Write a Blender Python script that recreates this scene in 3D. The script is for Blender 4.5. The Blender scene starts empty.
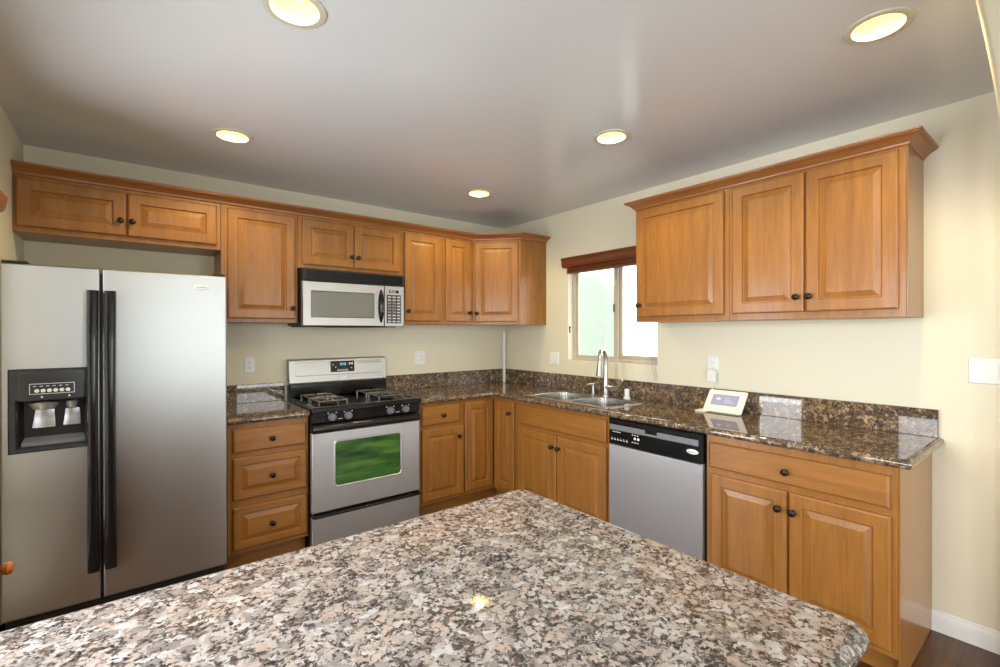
import bpy, bmesh, math, random
from mathutils import Vector, Matrix

SC = bpy.context.scene
COL = SC.collection
random.seed(7)
H = 2.4685                       # ceiling height

# ------------------------------------------------------------------ camera
def make_camera():
    cx, cy, cz, yaw, pi, ro, f = -2.9811, -3.7064, 1.4109, -0.6673, -0.0024, -0.0013, 465.2
    fw = Vector((-math.sin(yaw) * math.cos(pi), math.cos(yaw) * math.cos(pi), math.sin(pi)))
    rt = Vector((math.cos(yaw), math.sin(yaw), 0))
    up = rt.cross(fw)
    r2 = rt * math.cos(ro) + up * math.sin(ro)
    u2 = -rt * math.sin(ro) + up * math.cos(ro)
    cam = bpy.data.cameras.new('camera')
    o = bpy.data.objects.new('camera', cam)
    COL.objects.link(o)
    m = Matrix((r2, u2, -fw)).transposed().to_4x4()
    m.translation = (cx, cy, cz)
    o.matrix_world = m
    cam.sensor_width = 36
    cam.lens = 36 * f / 1000
    cam.clip_start = 0.02
    SC.camera = o
make_camera()

# ------------------------------------------------------------------ world, light, exposure
SKY_STRENGTH = 3.2
SIDE_L, FAR_MID_L, LIVING_L, LEFT_L, DOOR_L = 9.5, 1.0, 5.0, 7.0, 8.5      # radiances of the daylight lamps
CAN_W, CAN_DOWN_W = 0.7, 15.0
SC.view_settings.view_transform = 'Standard'
SC.view_settings.look = 'None'
SC.view_settings.gamma = 1
SC.view_settings.use_curve_mapping = False
SC.view_settings.exposure = 0.68
w = bpy.data.worlds.new('sky')
SC.world = w
w.use_nodes = True
w.node_tree.nodes['Background'].inputs[0].default_value = (0.93, 0.97, 1.0, 1)
w.node_tree.nodes['Background'].inputs[1].default_value = SKY_STRENGTH
SC.cycles.max_bounces = 10
SC.cycles.diffuse_bounces = 6
SC.cycles.glossy_bounces = 5
SC.cycles.transmission_bounces = 6
SC.cycles.transparent_max_bounces = 10
SC.cycles.caustics_reflective = False
SC.cycles.caustics_refractive = False
SC.cycles.sample_clamp_indirect = 6
SC.cycles.use_denoising = True

def area_light(name, loc, direction, sx, sy, watts, color):
    l = bpy.data.lights.new(name, 'AREA')
    l.shape = 'RECTANGLE'
    l.size = sx
    l.size_y = sy
    l.energy = watts
    l.color = color
    o = bpy.data.objects.new(name, l)
    COL.objects.link(o)
    o.location = loc
    o.rotation_euler = Vector(direction).to_track_quat('-Z', 'Y').to_euler()
    return o

DAY = (0.91, 0.95, 1.0)
def daylight(name, loc, direction, sx, sy, radiance):
    return area_light(name, loc, direction, sx, sy, radiance * math.pi * sx * sy, DAY)
daylight('daylight_far_side', (-5.1, -8.24, 1.33), (0, 1, 0), 1.4, 1.9, SIDE_L)  # far side lamps added for brightness, clear of the fridge's mirror line
daylight('daylight_far_side', (-0.60, -8.24, 1.2), (0, 1, 0), 1.1, 2.1, SIDE_L * .55)
daylight('daylight_far_middle', (-2.9, -8.24, 1.33), (0, 1, 0), 2.9, 1.9, FAR_MID_L)  # middle of the far opening, dimmed to limit fridge glare; no curtain there
daylight('added_living_light', (-7.06, -6.0, 1.28), (1, 0, 0), 2.8, 1.9, LIVING_L)  # unseen lamp added to throw light through the arch onto the kitchen walls
daylight('daylight_island_window', (-3.52, -2.84, 1.53), (1, 0, 0), 0.84, 0.9, LEFT_L)
daylight('daylight_glass_door', (-4.0, -1.00, 1.05), (1, 0, 0), 0.68, 1.9, DOOR_L)

# ------------------------------------------------------------------ materials
def new_mat(name):
    m = bpy.data.materials.new(name)
    m.use_nodes = True
    nt = m.node_tree
    b = nt.nodes['Principled BSDF']
    return m, nt, b

def simple(name, col, rough=0.5, metal=0.0, spec=0.5, emit=None, es=0.0, coat=0.0):
    m, nt, b = new_mat(name)
    b.inputs['Base Color'].default_value = (*col, 1)
    b.inputs['Roughness'].default_value = rough
    b.inputs['Metallic'].default_value = metal
    b.inputs['Specular IOR Level'].default_value = spec
    b.inputs['Coat Weight'].default_value = coat
    b.inputs['Specular IOR Level'].default_value = 0.38
    if emit:
        b.inputs['Emission Color'].default_value = (*emit, 1)
        b.inputs['Emission Strength'].default_value = es
    return m

def N(nt, t, **kw):
    n = nt.nodes.new(t)
    for k, v in kw.items():
        setattr(n, k, v)
    return n

def coords(nt, scale, src='Object'):
    tc = N(nt, 'ShaderNodeTexCoord')
    mp = N(nt, 'ShaderNodeMapping')
    mp.inputs['Scale'].default_value = scale
    nt.links.new(tc.outputs[src], mp.inputs['Vector'])
    return mp.outputs['Vector']

def noise(nt, vec, scale, detail=4, rough=0.55, dist=0.0):
    n = N(nt, 'ShaderNodeTexNoise')
    n.inputs['Scale'].default_value = scale
    n.inputs['Detail'].default_value = detail
    n.inputs['Roughness'].default_value = rough
    n.inputs['Distortion'].default_value = dist
    nt.links.new(vec, n.inputs['Vector'])
    return n

def ramp(nt, fac, stops, interp='LINEAR'):
    r = N(nt, 'ShaderNodeValToRGB')
    r.color_ramp.interpolation = interp
    els = r.color_ramp.elements
    while len(els) < len(stops):
        els.new(0.5)
    for e, (p, c) in zip(els, stops):
        e.position = p
        e.color = (*c, 1)
    nt.links.new(fac, r.inputs['Fac'])
    return r.outputs['Color']

def mix(nt, fac, a, b, blend='MIX'):
    n = N(nt, 'ShaderNodeMix', data_type='RGBA', blend_type=blend)
    if isinstance(fac, (int, float)):
        n.inputs[0].default_value = fac
    else:
        nt.links.new(fac, n.inputs[0])
    for i, x in ((6, a), (7, b)):
        if isinstance(x, tuple):
            n.inputs[i].default_value = (*x, 1)
        else:
            nt.links.new(x, n.inputs[i])
    return n.outputs[2]

def bump(nt, b, height, strength=0.1, dist=0.002):
    n = N(nt, 'ShaderNodeBump')
    n.inputs['Strength'].default_value = strength
    n.inputs['Distance'].default_value = dist
    nt.links.new(height, n.inputs['Height'])
    nt.links.new(n.outputs['Normal'], b.inputs['Normal'])

def wood(name, scale, dark, light, rough=0.36, knots=True, coat=0.18):
    m, nt, b = new_mat(name)
    v = coords(nt, scale)
    fine = noise(nt, v, 9, 6, 0.6, 0.6)
    v2 = coords(nt, tuple(0.35 * s for s in scale))
    broad = noise(nt, v2, 5, 3, 0.5, 0.8)
    c = ramp(nt, fine.outputs['Fac'], [(0.25, dark), (0.75, light)])
    mid = tuple(0.5 * (a + d) for a, d in zip(dark, light))
    c2 = ramp(nt, broad.outputs['Fac'], [(0.3, tuple(0.66 * x for x in mid)), (0.7, tuple(1.16 * x for x in mid))])
    c = mix(nt, 0.55, c, c2)
    if knots:
        v3 = coords(nt, (1, 1, 0.55))
        vo = N(nt, 'ShaderNodeTexVoronoi')
        vo.inputs['Scale'].default_value = 2.6
        nt.links.new(v3, vo.inputs['Vector'])
        k = ramp(nt, vo.outputs['Distance'], [(0.0, (1, 1, 1)), (0.045, (0, 0, 0))])
        c = mix(nt, k, c, tuple(0.35 * x for x in dark))
    nt.links.new(c, b.inputs['Base Color'])
    b.inputs['Roughness'].default_value = rough
    b.inputs['Coat Weight'].default_value = coat
    b.inputs['Specular IOR Level'].default_value = 0.38
    b.inputs['Coat Roughness'].default_value = 0.15
    bump(nt, b, fine.outputs['Fac'], 0.04, 0.001)
    return m

W_DARK, W_LIGHT = (0.215, 0.078, 0.015), (0.42, 0.188, 0.040)
M_WOOD = wood('maple_upright_grain', (11, 11, 0.9), W_DARK, W_LIGHT)
M_WOODG = wood('maple_glossy_end', (11, 11, 0.9), W_DARK, W_LIGHT, rough=0.22, knots=False, coat=0.15)
M_WOODH = wood('maple_level_grain', (0.9, 0.9, 11), W_DARK, W_LIGHT, knots=False)
M_CROWN = wood('maple_crown', (0.8, 0.8, 14), (0.25, 0.088, 0.022), (0.38, 0.155, 0.045), knots=False)
M_RED = wood('cherry_blind', (0.8, 0.8, 20), (0.095, 0.022, 0.007), (0.20, 0.056, 0.016), rough=0.4, knots=False)
M_REDV = wood('red_brown_hutch', (9, 9, 0.8), (0.20, 0.05, 0.02), (0.34, 0.11, 0.045), rough=0.4, knots=False)

def granite(name, pal, dark, seed):
    m, nt, b = new_mat(name)
    v = coords(nt, (1, 1, 1))
    w1 = noise(nt, v, 30, 3, 0.6)
    w2 = noise(nt, v, 150, 3, 0.7)
    off = mix(nt, 0.035, v, w1.outputs['Color'], 'ADD')
    off = mix(nt, 0.014, off, w2.outputs['Color'], 'ADD')
    vo = N(nt, 'ShaderNodeTexVoronoi', feature='SMOOTH_F1')
    vo.inputs['Scale'].default_value = 54
    vo.inputs['Smoothness'].default_value = 0.18
    nt.links.new(off, vo.inputs['Vector'])
    rnd = N(nt, 'ShaderNodeSeparateColor')
    nt.links.new(vo.outputs['Color'], rnd.inputs[0])
    cell = ramp(nt, rnd.outputs[0], [(p, c) for p, c in zip((0.08, 0.3, 0.5, 0.7, 0.95), pal)])
    cl = noise(nt, v, 75, 4, 0.7)
    cell = mix(nt, 1.0, cell, ramp(nt, cl.outputs['Fac'], [(0.3, (0.74, 0.74, 0.75)), (0.7, (1.2, 1.2, 1.19))]), 'MULTIPLY')
    # dark mica gathered in ragged clusters, mostly between the feldspar grains
    ed = N(nt, 'ShaderNodeTexVoronoi', feature='DISTANCE_TO_EDGE')
    ed.inputs['Scale'].default_value = 54
    nt.links.new(off, ed.inputs['Vector'])
    n1 = noise(nt, v, 95, 5, 0.72, 0.8)
    n2 = noise(nt, v, 26, 3, 0.6)
    ma = N(nt, 'ShaderNodeMath', operation='MULTIPLY_ADD')
    ma.inputs[1].default_value = -0.55
    nt.links.new(ed.outputs['Distance'], ma.inputs[0])
    nt.links.new(n1.outputs['Fac'], ma.inputs[2])
    mb = N(nt, 'ShaderNodeMath', operation='MULTIPLY_ADD')
    mb.inputs[1].default_value = 0.55
    nt.links.new(n2.outputs['Fac'], mb.inputs[0])
    nt.links.new(ma.outputs[0], mb.inputs[2])
    dm = ramp(nt, mb.outputs[0], [(dark - 0.05, (0, 0, 0)), (dark + 0.05, (1, 1, 1))])
    dk = noise(nt, v, 120, 2, 0.6)
    dcol = ramp(nt, dk.outputs['Fac'], [(0.35, (0.020, 0.018, 0.020)), (0.68, (0.13, 0.105, 0.09))])
    c = mix(nt, dm, cell, dcol)
    nt.links.new(c, b.inputs['Base Color'])
    b.inputs['Roughness'].default_value = 0.025
    b.inputs['Specular IOR Level'].default_value = 0.6
    return m
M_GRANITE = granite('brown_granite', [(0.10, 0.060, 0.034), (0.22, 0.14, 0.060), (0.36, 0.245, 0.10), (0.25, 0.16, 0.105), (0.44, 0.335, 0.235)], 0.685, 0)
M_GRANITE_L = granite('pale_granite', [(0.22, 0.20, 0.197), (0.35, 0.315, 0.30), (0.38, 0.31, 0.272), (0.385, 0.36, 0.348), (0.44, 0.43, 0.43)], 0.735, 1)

def steel(name, col=(0.62, 0.62, 0.63), rough=0.3, scale=(4, 4, 160), aniso=0.0, rot=0.0):
    m, nt, b = new_mat(name)
    v = coords(nt, scale)
    n = noise(nt, v, 6, 3, 0.6)
    r = N(nt, 'ShaderNodeMapRange')
    r.inputs['To Min'].default_value = rough - 0.04
    r.inputs['To Max'].default_value = rough + 0.05
    nt.links.new(n.outputs['Fac'], r.inputs['Value'])
    nt.links.new(r.outputs['Result'], b.inputs['Roughness'])
    b.inputs['Base Color'].default_value = (*col, 1)
    b.inputs['Metallic'].default_value = 1
    if aniso:
        tg = N(nt, 'ShaderNodeTangent', direction_type='RADIAL', axis='Z')
        nt.links.new(tg.outputs[0], b.inputs['Tangent'])
        b.inputs['Anisotropic'].default_value = aniso
        b.inputs['Anisotropic Rotation'].default_value = rot
    return m
M_STEEL = steel('brushed_steel', (0.62, 0.62, 0.63), rough=0.42, aniso=0.7)
M_STEELD = steel('darkened_brushed_steel', (0.42, 0.41, 0.39), rough=0.40, aniso=0.5)  # brushed steel copy, darkened to offset blown window reflections
M_FRIDGE = steel('fridge_steel', (0.47, 0.475, 0.48), 0.40, aniso=0.3)
M_SINK = simple('sink_steel', (0.60, 0.585, 0.55), 0.2, 1.0)
M_BOWL = simple('shaded_sink_steel', (0.42, 0.41, 0.38), 0.24, 1.0)  # sink steel copy, darkened to put shade inside the bowls
M_NICKEL = simple('satin_nickel', (0.46, 0.445, 0.42), 0.28, 1.0)
M_BLACK = simple('gloss_black', (0.008, 0.008, 0.009), 0.13)
M_BLACKM = simple('matt_black', (0.016, 0.016, 0.017), 0.5)
M_IRON = simple('grate_iron', (0.16, 0.15, 0.14), 0.24, 0.5)
M_CHAR = simple('charcoal_plastic', (0.040, 0.043, 0.050), 0.25)
M_CHARL = simple('grey_plastic', (0.18, 0.19, 0.21), 0.35)
M_KNOBG = simple('dark_grey_knob', (0.15, 0.16, 0.185), 0.35)
M_PADDLE = simple('silver_plastic', (0.42, 0.43, 0.45), 0.25, 0.6)
M_WHITE = simple('white_plastic', (0.80, 0.80, 0.79), 0.35)
M_OFFW = simple('cream_plastic', (0.80, 0.78, 0.72), 0.4)
M_TRIMW = simple('white_trim_paint', (0.80, 0.80, 0.77), 0.35)
M_MARK = simple('white_marking', (0.75, 0.75, 0.75), 0.5)
M_BRONZE = simple('oil_rubbed_bronze', (0.028, 0.017, 0.013), 0.3, 0.6)
M_ORANGE = simple('orange_wood_knob', (0.62, 0.21, 0.03), 0.35)
M_VINYL = simple('almond_vinyl', (0.46, 0.42, 0.34), 0.45)
M_SCREEN = simple('lavender_screen', (0.30, 0.30, 0.42), 0.15, emit=(0.42, 0.42, 0.62), es=0.14)
M_SCREENM = simple('screen_mark', (0.5, 0.5, 0.66), 0.3, emit=(0.8, 0.8, 1.0), es=0.15)
M_LCD = simple('blue_digits', (0.2, 0.5, 0.6), 0.4, emit=(0.25, 0.7, 0.85), es=0.2)
M_MWGLASS = simple('microwave_window', (0.17, 0.18, 0.165), 0.12)
M_BULB = simple('bulb', (1, 0.95, 0.8), 0.4, emit=(1.0, 0.92, 0.60), es=1.2)
M_REFL = simple('lamp_reflector', (0.86, 0.78, 0.30), 0.35)
M_RING = simple('lamp_ring', (0.62, 0.58, 0.47), 0.45)
M_OUT = simple('pale_green_stucco', (0.23, 0.27, 0.225), 0.9)
M_PATIO = simple('patio_concrete', (0.6, 0.6, 0.58), 0.9)
M_SHADE = simple('roller_shade', (0.55, 0.52, 0.46), 0.8)
M_CORD = simple('grey_cord', (0.35, 0.34, 0.32), 0.6)

def paint(name, col, rough=0.55, spec=0.4):
    m, nt, b = new_mat(name)
    v = coords(nt, (1, 1, 1))
    n = noise(nt, v, 160, 3, 0.6)
    b.inputs['Base Color'].default_value = (*col, 1)
    b.inputs['Roughness'].default_value = rough
    b.inputs['Specular IOR Level'].default_value = spec
    bump(nt, b, n.outputs['Fac'], 0.06, 0.002)
    return m
M_WALL = paint('cream_wall_paint', (0.735, 0.69, 0.535), 0.5)
M_CEIL = paint('semi_gloss_ceiling_paint', (0.69, 0.71, 0.725), 0.19, 0.5)

def floor_mat():
    m, nt, b = new_mat('dark_wood_floor')
    v = coords(nt, (1, 1, 1))
    br = N(nt, 'ShaderNodeTexBrick')
    br.inputs['Scale'].default_value = 1
    br.inputs['Brick Width'].default_value = 1.1
    br.inputs['Row Height'].default_value = 0.12
    br.inputs['Mortar Size'].default_value = 0.0015
    br.inputs['Color1'].default_value = (0.075, 0.033, 0.011, 1)
    br.inputs['Color2'].default_value = (0.12, 0.054, 0.018, 1)
    br.inputs['Mortar'].default_value = (0.012, 0.007, 0.004, 1)
    nt.links.new(v, br.inputs['Vector'])
    v2 = coords(nt, (1.2, 14, 1))
    n = noise(nt, v2, 4, 5, 0.6, 0.5)
    s = ramp(nt, n.outputs['Fac'], [(0.3, (0.55, 0.55, 0.55)), (0.7, (1.3, 1.3, 1.3))])
    c = mix(nt, 1.0, br.outputs['Color'], s, 'MULTIPLY')
    nt.links.new(c, b.inputs['Base Color'])
    b.inputs['Roughness'].default_value = 0.28
    return m
M_FLOOR = floor_mat()

def pane_mat(name='window_pane', tint=(1, 1, 1)):
    m, nt, b = new_mat(name)
    nt.nodes.remove(b)
    t = N(nt, 'ShaderNodeBsdfTransparent')
    t.inputs[0].default_value = (*tint, 1)
    g = N(nt, 'ShaderNodeBsdfGlossy')
    g.inputs['Roughness'].default_value = 0.02
    fr = N(nt, 'ShaderNodeFresnel')
    fr.inputs[0].default_value = 1.45
    mx = N(nt, 'ShaderNodeMixShader')
    ge = N(nt, 'ShaderNodeNewGeometry')           # reflect only at the outer faces of the pane
    fm = N(nt, 'ShaderNodeMath', operation='SUBTRACT', use_clamp=True)
    nt.links.new(fr.outputs[0], fm.inputs[0])
    nt.links.new(ge.outputs['Backfacing'], fm.inputs[1])
    nt.links.new(fm.outputs[0], mx.inputs[0])
    nt.links.new(t.outputs[0], mx.inputs[1])
    nt.links.new(g.outputs[0], mx.inputs[2])
    nt.links.new(mx.outputs[0], nt.nodes['Material Output'].inputs['Surface'])
    return m
M_PANE = pane_mat()

def oven_glass():
    m, nt, b = new_mat('green_coated_oven_glass')
    v = coords(nt, (1.5, 1.5, 9))
    n = noise(nt, v, 2.2, 3, 0.5, 0.3)
    c = ramp(nt, n.outputs['Fac'], [(0.25, (0.015, 0.035, 0.018)), (0.5, (0.045, 0.135, 0.030)), (0.75, (0.13, 0.25, 0.055))])
    nt.links.new(c, b.inputs['Base Color'])
    b.inputs['Roughness'].default_value = 0.1
    return m
M_OVEN = oven_glass()

# ------------------------------------------------------------------ object helpers
def root_origin(o):
    while o.parent:
        o = o.parent
    return Vector(o.location)

def finish(bm, angle=32.0):
    bmesh.ops.remove_doubles(bm, verts=bm.verts, dist=1e-6)
    bmesh.ops.recalc_face_normals(bm, faces=bm.faces)
    lim = math.radians(angle)
    for f in bm.faces:
        f.smooth = True
    for e in bm.edges:
        if len(e.link_faces) == 2:
            e.smooth = e.calc_face_angle(0) < lim
        else:
            e.smooth = False

def obj(name, bm, mat, parent=None, origin=None, angle=32.0):
    """world-space bmesh -> one mesh object; vertices are stored relative to its thing's base"""
    finish(bm, angle)
    org = root_origin(parent) if parent else Vector(origin or (0, 0, 0))
    bmesh.ops.translate(bm, verts=bm.verts, vec=-org)
    me = bpy.data.meshes.new(name)
    bm.to_mesh(me)
    bm.free()
    o = bpy.data.objects.new(name, me)
    COL.objects.link(o)
    wn = o.modifiers.new('weighted_normal', 'WEIGHTED_NORMAL')
    wn.keep_sharp = True
    wn.weight = 80
    for m in (mat if isinstance(mat, (list, tuple)) else [mat]):
        me.materials.append(m)
    if parent:
        o.parent = parent
    else:
        o.location = org
    return o

def tag(o, label, cat, group=None, kind=None):
    o['label'] = label
    o['category'] = cat
    if group:
        o['group'] = group
    if kind:
        o['kind'] = kind
    return o

def thing(name, label, cat, loc, group=None):
    o = bpy.data.objects.new(name, None)
    o.empty_display_size = 0.1
    COL.objects.link(o)
    o.location = loc
    return tag(o, label, cat, group)

def struct(name, bm, mat, parent=None):
    o = obj(name, bm, mat, parent)
    o['kind'] = 'structure'
    return o

def BM():
    return bmesh.new()

def box(bm, x0, x1, y0, y1, z0, z1, bev=0.0, seg=2):
    x0, x1 = sorted((x0, x1)); y0, y1 = sorted((y0, y1)); z0, z1 = sorted((z0, z1))
    vs = [bm.verts.new((x, y, z)) for x in (x0, x1) for y in (y0, y1) for z in (z0, z1)]
    fs = [bm.faces.new([vs[i] for i in q]) for q in
          ((0, 1, 3, 2), (4, 6, 7, 5), (0, 4, 5, 1), (2, 3, 7, 6), (0, 2, 6, 4), (1, 5, 7, 3))]
    if bev:
        es = list({e for f in fs for e in f.edges})
        bmesh.ops.bevel(bm, geom=es, offset=bev, segments=seg, profile=0.5, affect='EDGES')
    return bm

Zv = Vector((0, 0, 1))
class Face:
    """local frame of a furniture front: u to the viewer's right, v up, d outwards"""
    def __init__(s, o, u, n):
        s.o, s.u, s.n = Vector(o), Vector(u).normalized(), Vector(n).normalized()
    def __call__(s, u, v, d):
        return s.o + s.u * u + Zv * v + s.n * d
def back_face(y):                 # u = world x
    return Face((0, y, 0), (1, 0, 0), (0, -1, 0))
def right_face(x):                # u = -world y
    return Face((x, 0, 0), (0, -1, 0), (-1, 0, 0))

def loft(bm, rings, cap0=True, cap1=True, closed=True):
    vr = [[bm.verts.new(p) for p in r] for r in rings]
    n = len(vr[0])
    for a, b in zip(vr, vr[1:]):
        for i in range(n if closed else n - 1):
            j = (i + 1) % n
            bm.faces.new((a[i], a[j], b[j], b[i]))
    if cap0:
        bm.faces.new(vr[0][::-1])
    if cap1:
        bm.faces.new(vr[-1])
    return bm

def rect(F, u0, u1, v0, v1, d):
    return [F(u0, v0, d), F(u1, v0, d), F(u1, v1, d), F(u0, v1, d)]

def rrect(F, u0, u1, v0, v1, d, r, n=5):
    pts = []
    r = min(r, (u1 - u0) / 2 - 1e-4, (v1 - v0) / 2 - 1e-4)
    for cu, cv, a0 in ((u1 - r, v0 + r, -90), (u1 - r, v1 - r, 0), (u0 + r, v1 - r, 90), (u0 + r, v0 + r, 180)):
        for k in range(n + 1):
            a = math.radians(a0 + 90 * k / n)
            pts.append(F(cu + r * math.cos(a), cv + r * math.sin(a), d))
    return pts

def slab(bm, F, u0, u1, v0, v1, d0, d1, r=0.0, e=0.0015):
    """plate with eased front edge, optionally round-cornered"""
    if r:
        return loft(bm, [rrect(F, u0, u1, v0, v1, d0, r), rrect(F, u0, u1, v0, v1, d1 - e, r),
                         rrect(F, u0 + e, u1 - e, v0 + e, v1 - e, d1, max(r - e, 1e-3))])
    return loft(bm, [rect(F, u0, u1, v0, v1, d0), rect(F, u0, u1, v0, v1, d1 - e), rect(F, u0 + e, u1 - e, v0 + e, v1 - e, d1)])

def raised(F, u0, u1, v0, v1, t=0.019, s=0.055, d0=0.0):
    bm = BM()
    R = lambda i, d: rect(F, u0 + i, u1 - i, v0 + i, v1 - i, d0 + d)
    loft(bm, [R(0, 0), R(0, t - .006), R(.003, t - .002), R(.008, t), R(s, t), R(s + .003, t - .006), R(s + .005, t - .0095),
              R(s + .009, t - .0095), R(s + .034, t - .0015), R(s + .0345, t - .0003)])
    return bm

def drawer_slab(F, u0, u1, v0, v1, t=0.019, d0=0.0):
    bm = BM()
    R = lambda i, d: rect(F, u0 + i, u1 - i, v0 + i, v1 - i, d0 + d)
    loft(bm, [R(0, 0), R(0, t - .008), R(.003, t - .004), R(.010, t)])
    return bm

def lathe(bm, c, axis, prof, n=24, cap0=True, cap1=True):
    """prof: list of (radius, distance along axis)"""
    c, axis = Vector(c), Vector(axis).normalized()
    a = axis.orthogonal().normalized()
    b = axis.cross(a)
    rings = [[c + axis * h + (a * math.cos(2 * math.pi * k / n) + b * math.sin(2 * math.pi * k / n)) * max(r, 1e-5)
              for k in range(n)] for r, h in prof]
    return loft(bm, rings, cap0, cap1)

def tube(bm, pts, rad, n=12, cap=True):
    pts = [Vector(p) for p in pts]
    if not isinstance(rad, (list, tuple)):
        rad = [rad] * len(pts)
    rings = []
    prev = None
    for i, p in enumerate(pts):
        d = ((pts[min(i + 1, len(pts) - 1)] - p).normalized() + (p - pts[max(i - 1, 0)]).normalized()).normalized()
        if prev is None:
            a = d.orthogonal().normalized()
        else:
            a = (prev - d * prev.dot(d)).normalized()
        prev = a
        b = d.cross(a)
        rings.append([p + (a * math.cos(2 * math.pi * k / n) + b * math.sin(2 * math.pi * k / n)) * rad[i] for k in range(n)])
    return loft(bm, rings, cap, cap)

def sweep_rings(path, prof):
    P = [Vector((p[0], p[1])) for p in path]
    rings = []
    for i, p in enumerate(P):
        ds = []
        if i > 0:
            ds.append((P[i] - P[i - 1]).normalized())
        if i < len(P) - 1:
            ds.append((P[i + 1] - P[i]).normalized())
        ns = [Vector((d.y, -d.x)) for d in ds]
        m = sum(ns, Vector((0, 0)))
        m = m.normalized()
        m = m / max(m.dot(ns[0]), 0.2)
        rings.append([Vector((p.x + m.x * o, p.y + m.y * o, z)) for o, z in prof])
    return rings

def sweep(bm, path, prof):
    """sweep a closed profile [(offset to the right of travel, z)] along a 2-D path with mitred corners"""
    return loft(bm, sweep_rings(path, prof))

def bez(pts, n=16):
    """Catmull-Rom through points"""
    P = [Vector(p) for p in pts]
    P = [2 * P[0] - P[1]] + P + [2 * P[-1] - P[-2]]
    out = []
    for i in range(1, len(P) - 2):
        for k in range(n):
            t = k / n
            a, b, c, d = P[i - 1], P[i], P[i + 1], P[i + 2]
            out.append(0.5 * ((2 * b) + (c - a) * t + (2 * a - 5 * b + 4 * c - d) * t * t + (3 * b - a - 3 * c + d) * t ** 3))
    out.append(P[-2])
    return out

def copy_tree(o, parent=None):
    c = o.copy()
    COL.objects.link(c)
    if parent:
        c.parent = parent
    for ch in list(o.children):
        copy_tree(ch, c)
    return c

def poly_holes(bm, z, outer, holes):
    """flat face at height z with holes (lists of xy)"""
    es = []
    loops = []
    for loop in [outer] + holes:
        vs = [bm.verts.new((x, y, z)) for x, y in loop]
        loops.append(vs)
        for i in range(len(vs)):
            es.append(bm.edges.new((vs[i], vs[(i + 1) % len(vs)])))
    bmesh.ops.triangle_fill(bm, edges=es, use_beauty=True)
    return loops

# ------------------------------------------------------------------ the room
bm = BM(); box(bm, -7.2, 0.12, -8.4, 0.12, -0.12, 0.0); struct('floor', bm, M_FLOOR)

CANS = [(-2.56, -0.855), (-0.915, -0.83), (-2.565, -2.10), (-0.945, -2.10), (-0.955, -3.25)]
CAN_R = 0.078
bm = BM()
circ = lambda cx, cy, r, n=32: [(cx + r * math.cos(2 * math.pi * k / n), cy + r * math.sin(2 * math.pi * k / n)) for k in range(n)]
poly_holes(bm, H, [(-3.6, -3.66), (0.12, -3.66), (0.12, 0.12), (-3.6, 0.12)], [circ(x, y, CAN_R) for x, y in CANS])
for f in bm.faces:
    if f.normal.z > 0:
        f.normal_flip()
box(bm, -3.6, 0.12, -3.66, 0.12, H + 0.25, H + 0.30)
box(bm, -7.2, 0.12, -8.4, -3.66, H, H + 0.12)
box(bm, -7.2, -3.6, -3.66, -3.5, H, H + 0.12)
struct('ceiling', bm, M_CEIL)

bm = BM(); box(bm, -3.58, 0.12, 0.0, 0.12, 0, H); struct('wall_back', bm, M_WALL)

# right wall with the window opening
WY0, WY1, WZ0, WZ1 = -1.765, -0.885, 1.168, 2.0
bm = BM()
box(bm, 0, 0.12, -8.4, WY0, 0, H)
box(bm, 0, 0.12, WY1, 0, 0, H)
box(bm, 0, 0.12, WY0, WY1, 0, WZ0)
box(bm, 0, 0.12, WY0, WY1, WZ1, H)
struct('wall_right', bm, M_WALL)

# left wall with a glazed door beyond the refrigerator
LX = -3.464
bm = BM()
box(bm, LX - 0.12, LX, -0.97, 0, 0, H)
box(bm, LX - 0.12, LX, -2.40, -1.55, 0, H)
box(bm, LX - 0.12, LX, -3.5, -3.28, 0, H)
box(bm, LX - 0.12, LX, -3.28, -2.40, 0, 1.06)
box(bm, LX - 0.12, LX, -3.28, -2.40, 2.0, H)
box(bm, LX - 0.12, LX, -1.55, -0.97, 2.05, H)
struct('wall_left', bm, M_WALL)
bm = BM()
for y0, y1 in ((-1.55, -1.515), (-1.005, -0.97)):
    box(bm, LX - 0.09, LX - 0.03, y0, y1, 0, 2.05)
box(bm, LX - 0.09, LX - 0.03, -1.515, -1.005, 2.0, 2.05)
box(bm, LX - 0.09, LX - 0.03, -1.515, -1.005, 0, 0.09)
box(bm, LX - 0.085, LX - 0.035, -1.515, -1.005, 0.575, 0.64)
d1 = struct('door_1', bm, M_VINYL)
bm = BM(); box(bm, LX - 0.062, LX - 0.058, -1.515, -1.005, 0.09, 2.0); struct('glass_pane', bm, M_PANE, d1)
bm = BM()
box(bm, LX - .10, LX - .05, -3.28, -3.25, 1.06, 2.0); box(bm, LX - .10, LX - .05, -2.43, -2.40, 1.06, 2.0)
box(bm, LX - .10, LX - .05, -3.25, -2.43, 1.06, 1.09); box(bm, LX - .10, LX - .05, -3.25, -2.43, 1.97, 2.0)
w2 = struct('window_2', bm, M_VINYL)
bm = BM(); box(bm, LX - .082, LX - .078, -3.25, -2.43, 1.09, 1.97); struct('glass_pane', bm, M_PANE, w2)

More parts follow.
